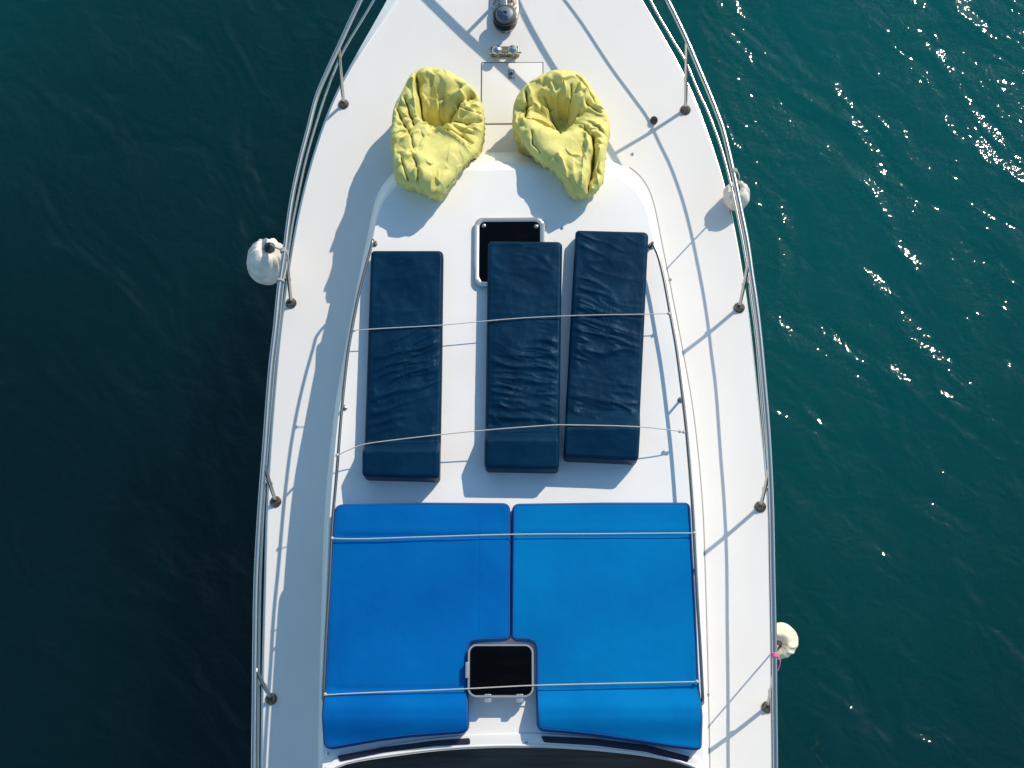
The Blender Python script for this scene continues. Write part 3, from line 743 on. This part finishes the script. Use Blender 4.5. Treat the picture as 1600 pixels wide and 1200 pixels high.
beanbag([(662, 110), (700, 116), (735, 138), (753, 165), (757, 200), (748, 235), (738, 250), (725, 268), (703, 295), (684, 313), (655, 303), (622, 290), (617, 265), (612, 225), (615, 180), (627, 150), (642, 122)], (685, 205),
        'lime yellow bean bag left of the locker lid, with a round hollow and smooth seat', 3.0, .33,
        [(662, 125, .62), (700, 135, .64), (735, 165, .64), (742, 210, .66), (630, 180, .64), (628, 230, .84), (680, 170, .52), (680, 215, .78), (705, 250, .90), (660, 280, 1.02), (640, 260, .98), (690, 300, .98)],
        [([(650, 118), (654, 145), (658, 172), (668, 192), (684, 206)], .11, .022, 'v'),
         ([(645, 125), (648, 160), (652, 185), (676, 205), (705, 222), (736, 245)], .07, .03, 'r'),
         ([(737, 148), (720, 160), (707, 175), (695, 192), (684, 206)], .09, .03, 'v'),
         ([(735, 155), (722, 168), (715, 185)], .04, .012, 'r'), ([(755, 178), (735, 178), (718, 172)], .035, .012, 'v'), ([(752, 190), (730, 196), (712, 190)], .05, .013, 'v'), ([(756, 170), (738, 166), (722, 170)], .03, .012, 'r'),
         ([(753, 205), (735, 205), (710, 200), (698, 206)], .045, .014, 'r'), ([(737, 225), (722, 214), (700, 210)], .05, .015, 'v'), ([(735, 238), (715, 222), (690, 208)], .03, .012, 'v'),
         ([(620, 170), (628, 188), (640, 212)], .045, .014, 'v'), ([(632, 155), (640, 175), (648, 200)], .05, .016, 'v'), ([(636, 205), (645, 225), (648, 240)], .03, .012, 'v'),
         ([(688, 158), (690, 172), (694, 178)], .05, .012, 'r'), ([(640, 290), (632, 270), (628, 250)], .03, .012, 'v'), ([(655, 300), (656, 280), (650, 262)], .035, .013, 'v'), ([(630, 228), (640, 222), (655, 218)], .03, .013, 'r')],
        [(679, 184, 22, 15, -10, -.26), (700, 130, 20, 14, 0, .03), (716, 190, 16, 14, 0, -.03), (690, 245, 26, 30, 0, .03)], (690, 248))
beanbag([(870, 117), (905, 123), (925, 148), (942, 178), (952, 205), (946, 250), (942, 285), (932, 300), (912, 309), (893, 306), (873, 280), (840, 258), (812, 222), (802, 200), (803, 168), (818, 142), (845, 123)], (878, 205),
        'lime yellow bean bag right of the locker lid, pinched in its middle', 7.7, .33,
        [(860, 128, .66), (905, 140, .70), (935, 185, .72), (815, 170, .66), (850, 160, .58), (878, 195, .52), (830, 215, .80), (860, 240, .92), (900, 230, .86), (935, 240, .86), (910, 290, .90), (885, 268, .94)],
        [([(812, 190), (835, 190), (858, 196), (878, 206)], .11, .022, 'v'), ([(826, 140), (834, 158), (850, 175), (868, 195)], .04, .016, 'r'),
         ([(822, 148), (824, 165), (820, 182)], .06, .015, 'v'), ([(878, 206), (874, 218)], .07, .012, 'v'), ([(878, 204), (868, 180), (852, 150)], .04, .014, 'v'),
         ([(905, 180), (893, 190), (878, 204)], .05, .018, 'v'), ([(915, 148), (912, 162), (903, 172), (900, 190)], .05, .015, 'r'), ([(938, 182), (922, 172), (910, 160)], .04, .014, 'v'),
         ([(802, 203), (818, 196), (828, 188)], .05, .014, 'r'), ([(926, 220), (928, 240), (926, 265), (918, 300)], .10, .022, 'v'), ([(914, 222), (918, 240), (910, 262), (908, 300)], .04, .014, 'r'),
         ([(936, 245), (930, 270), (934, 290)], .05, .014, 'r'), ([(873, 255), (884, 280), (893, 302)], .04, .014, 'r'), ([(830, 215), (833, 232), (845, 250)], .03, .013, 'v'), ([(900, 196), (912, 205), (920, 220)], .03, .013, 'v'),
         ([(860, 134), (868, 150), (872, 168)], .03, .01, 'r'), ([(880, 132), (884, 148), (882, 168)], .03, .01, 'r'), ([(892, 138), (894, 155), (886, 175)], .035, .011, 'v'), ([(900, 120), (918, 145), (930, 165)], .02, .012, 'v')],
        [(874, 174, 20, 20, 0, -.22), (842, 178, 18, 10, -20, -.03), (925, 280, 8, 16, 5, -.03), (860, 222, 26, 16, 0, .03)], (868, 236))

# ------------------------------------------------------------------ fenders
def fender(name, c, r, length, axis, m, label, rope_to, rope_m, puckers=12, extra=None, eye=1.0):
    c = Vector(c); ax = Vector(axis).normalized(); N = 48; prof = []
    K = 26
    for k in range(K + 1):
        t = k / K; a = math.pi * t
        prof.append((max(r * math.sin(a) ** .72, .004), -length / 2 * math.cos(a)))
    mb = MB(); mb.lathe(c, prof, N, axis=tuple(ax))
    # radial puckers towards the top end
    v2 = []
    q = ax.to_track_quat('Z', 'Y'); qi = q.inverted()
    for p in mb.v:
        lp = qi @ (Vector(p) - c); an = math.atan2(lp.y, lp.x); t = (lp.z / length + .5)
        k = 1 + .085 * max(0, t - .40) * 2 * math.sin(puckers * an + 3 * math.sin(an * 2)) + .02 * math.sin(5 * an + 9 * t)
        lp.x *= k; lp.y *= k
        lp.z -= .05 * max(0, (t - .9) / .1) ** 2
        v2.append(tuple(c + q @ lp))
    mb.v = v2
    ob = mb.build(name, m, origin=c)
    top_ = c + ax * (length / 2 - .02)
    MB().lathe(top_ - ax * .02, [(.035 * eye, 0), (.034 * eye, .03), (.02, .05), (.012, .07)], 16, axis=tuple(ax)).build('fender_eye', M['rubber'], ob)
    rt = Vector(rope_to)
    e = top_ + ax * .04
    rope = MB().tube(cr([e, e.lerp(rt, .5) + Vector((0, 0, -.02)), rt], 6), .007, 8)
    # turns around the rail
    for s_ in range(3):
        q_ = []
        for j in range(14):
            a = 2 * math.pi * j / 14; q_.append(rt + Vector((.026 * math.cos(a), .012 * (s_ - 1) + .004 * math.sin(a), .026 * math.sin(a) - .0)))
        rope.tube(q_, .007, 6, closed=True)
    rope.tube(cr([rt + Vector((.02, 0, .02)), rt + Vector((.045, -.05, .0)), rt + Vector((.03, -.12, -.05))], 5), .006, 6)
    if extra:
        e2 = Vector(extra)
        rope.tube([e2 + Vector((.032 * math.cos(2 * math.pi * j / 14), -.012 + .01 * math.sin(2 * math.pi * j / 14), .032 * math.sin(2 * math.pi * j / 14))) for j in range(14)], .009, 6, closed=True)
        rope.tube(cr([rt + Vector((.01, -.02, -.03)), rt.lerp(e2, .5) + Vector((.035, 0, -.03)), e2 + Vector((.02, 0, -.02))], 6), .006, 6)
    rope.build('fender_rope', rope_m, ob)
    tag(ob, label, 'fender', 'fenders hung from the guard rail')
    return ob
fender('fender', P(418, 409, .22), .19, .46, (.25, .35, .9), M['fender'], 'white cloth covered fender hanging off the port rail, with a dark eye', P(443, 392, TR), M['ropew'], 13, P(438, 438, TR), 1.5)
fender('fender', P(1151, 306, .12), .125, .34, (-.12, .15, .95), M['fender'], 'cream fender hanging off the starboard rail near the bow', P(1147, 268, TR), M['ropew'], 9)
fender('fender', P(1219, 1001, -.28), .158, .44, (-.25, -.25, .9), M['fender2'], 'yellowed fender tied with pink rope low against the starboard side', P(1210, 1024, TR), M['pink'], 9)
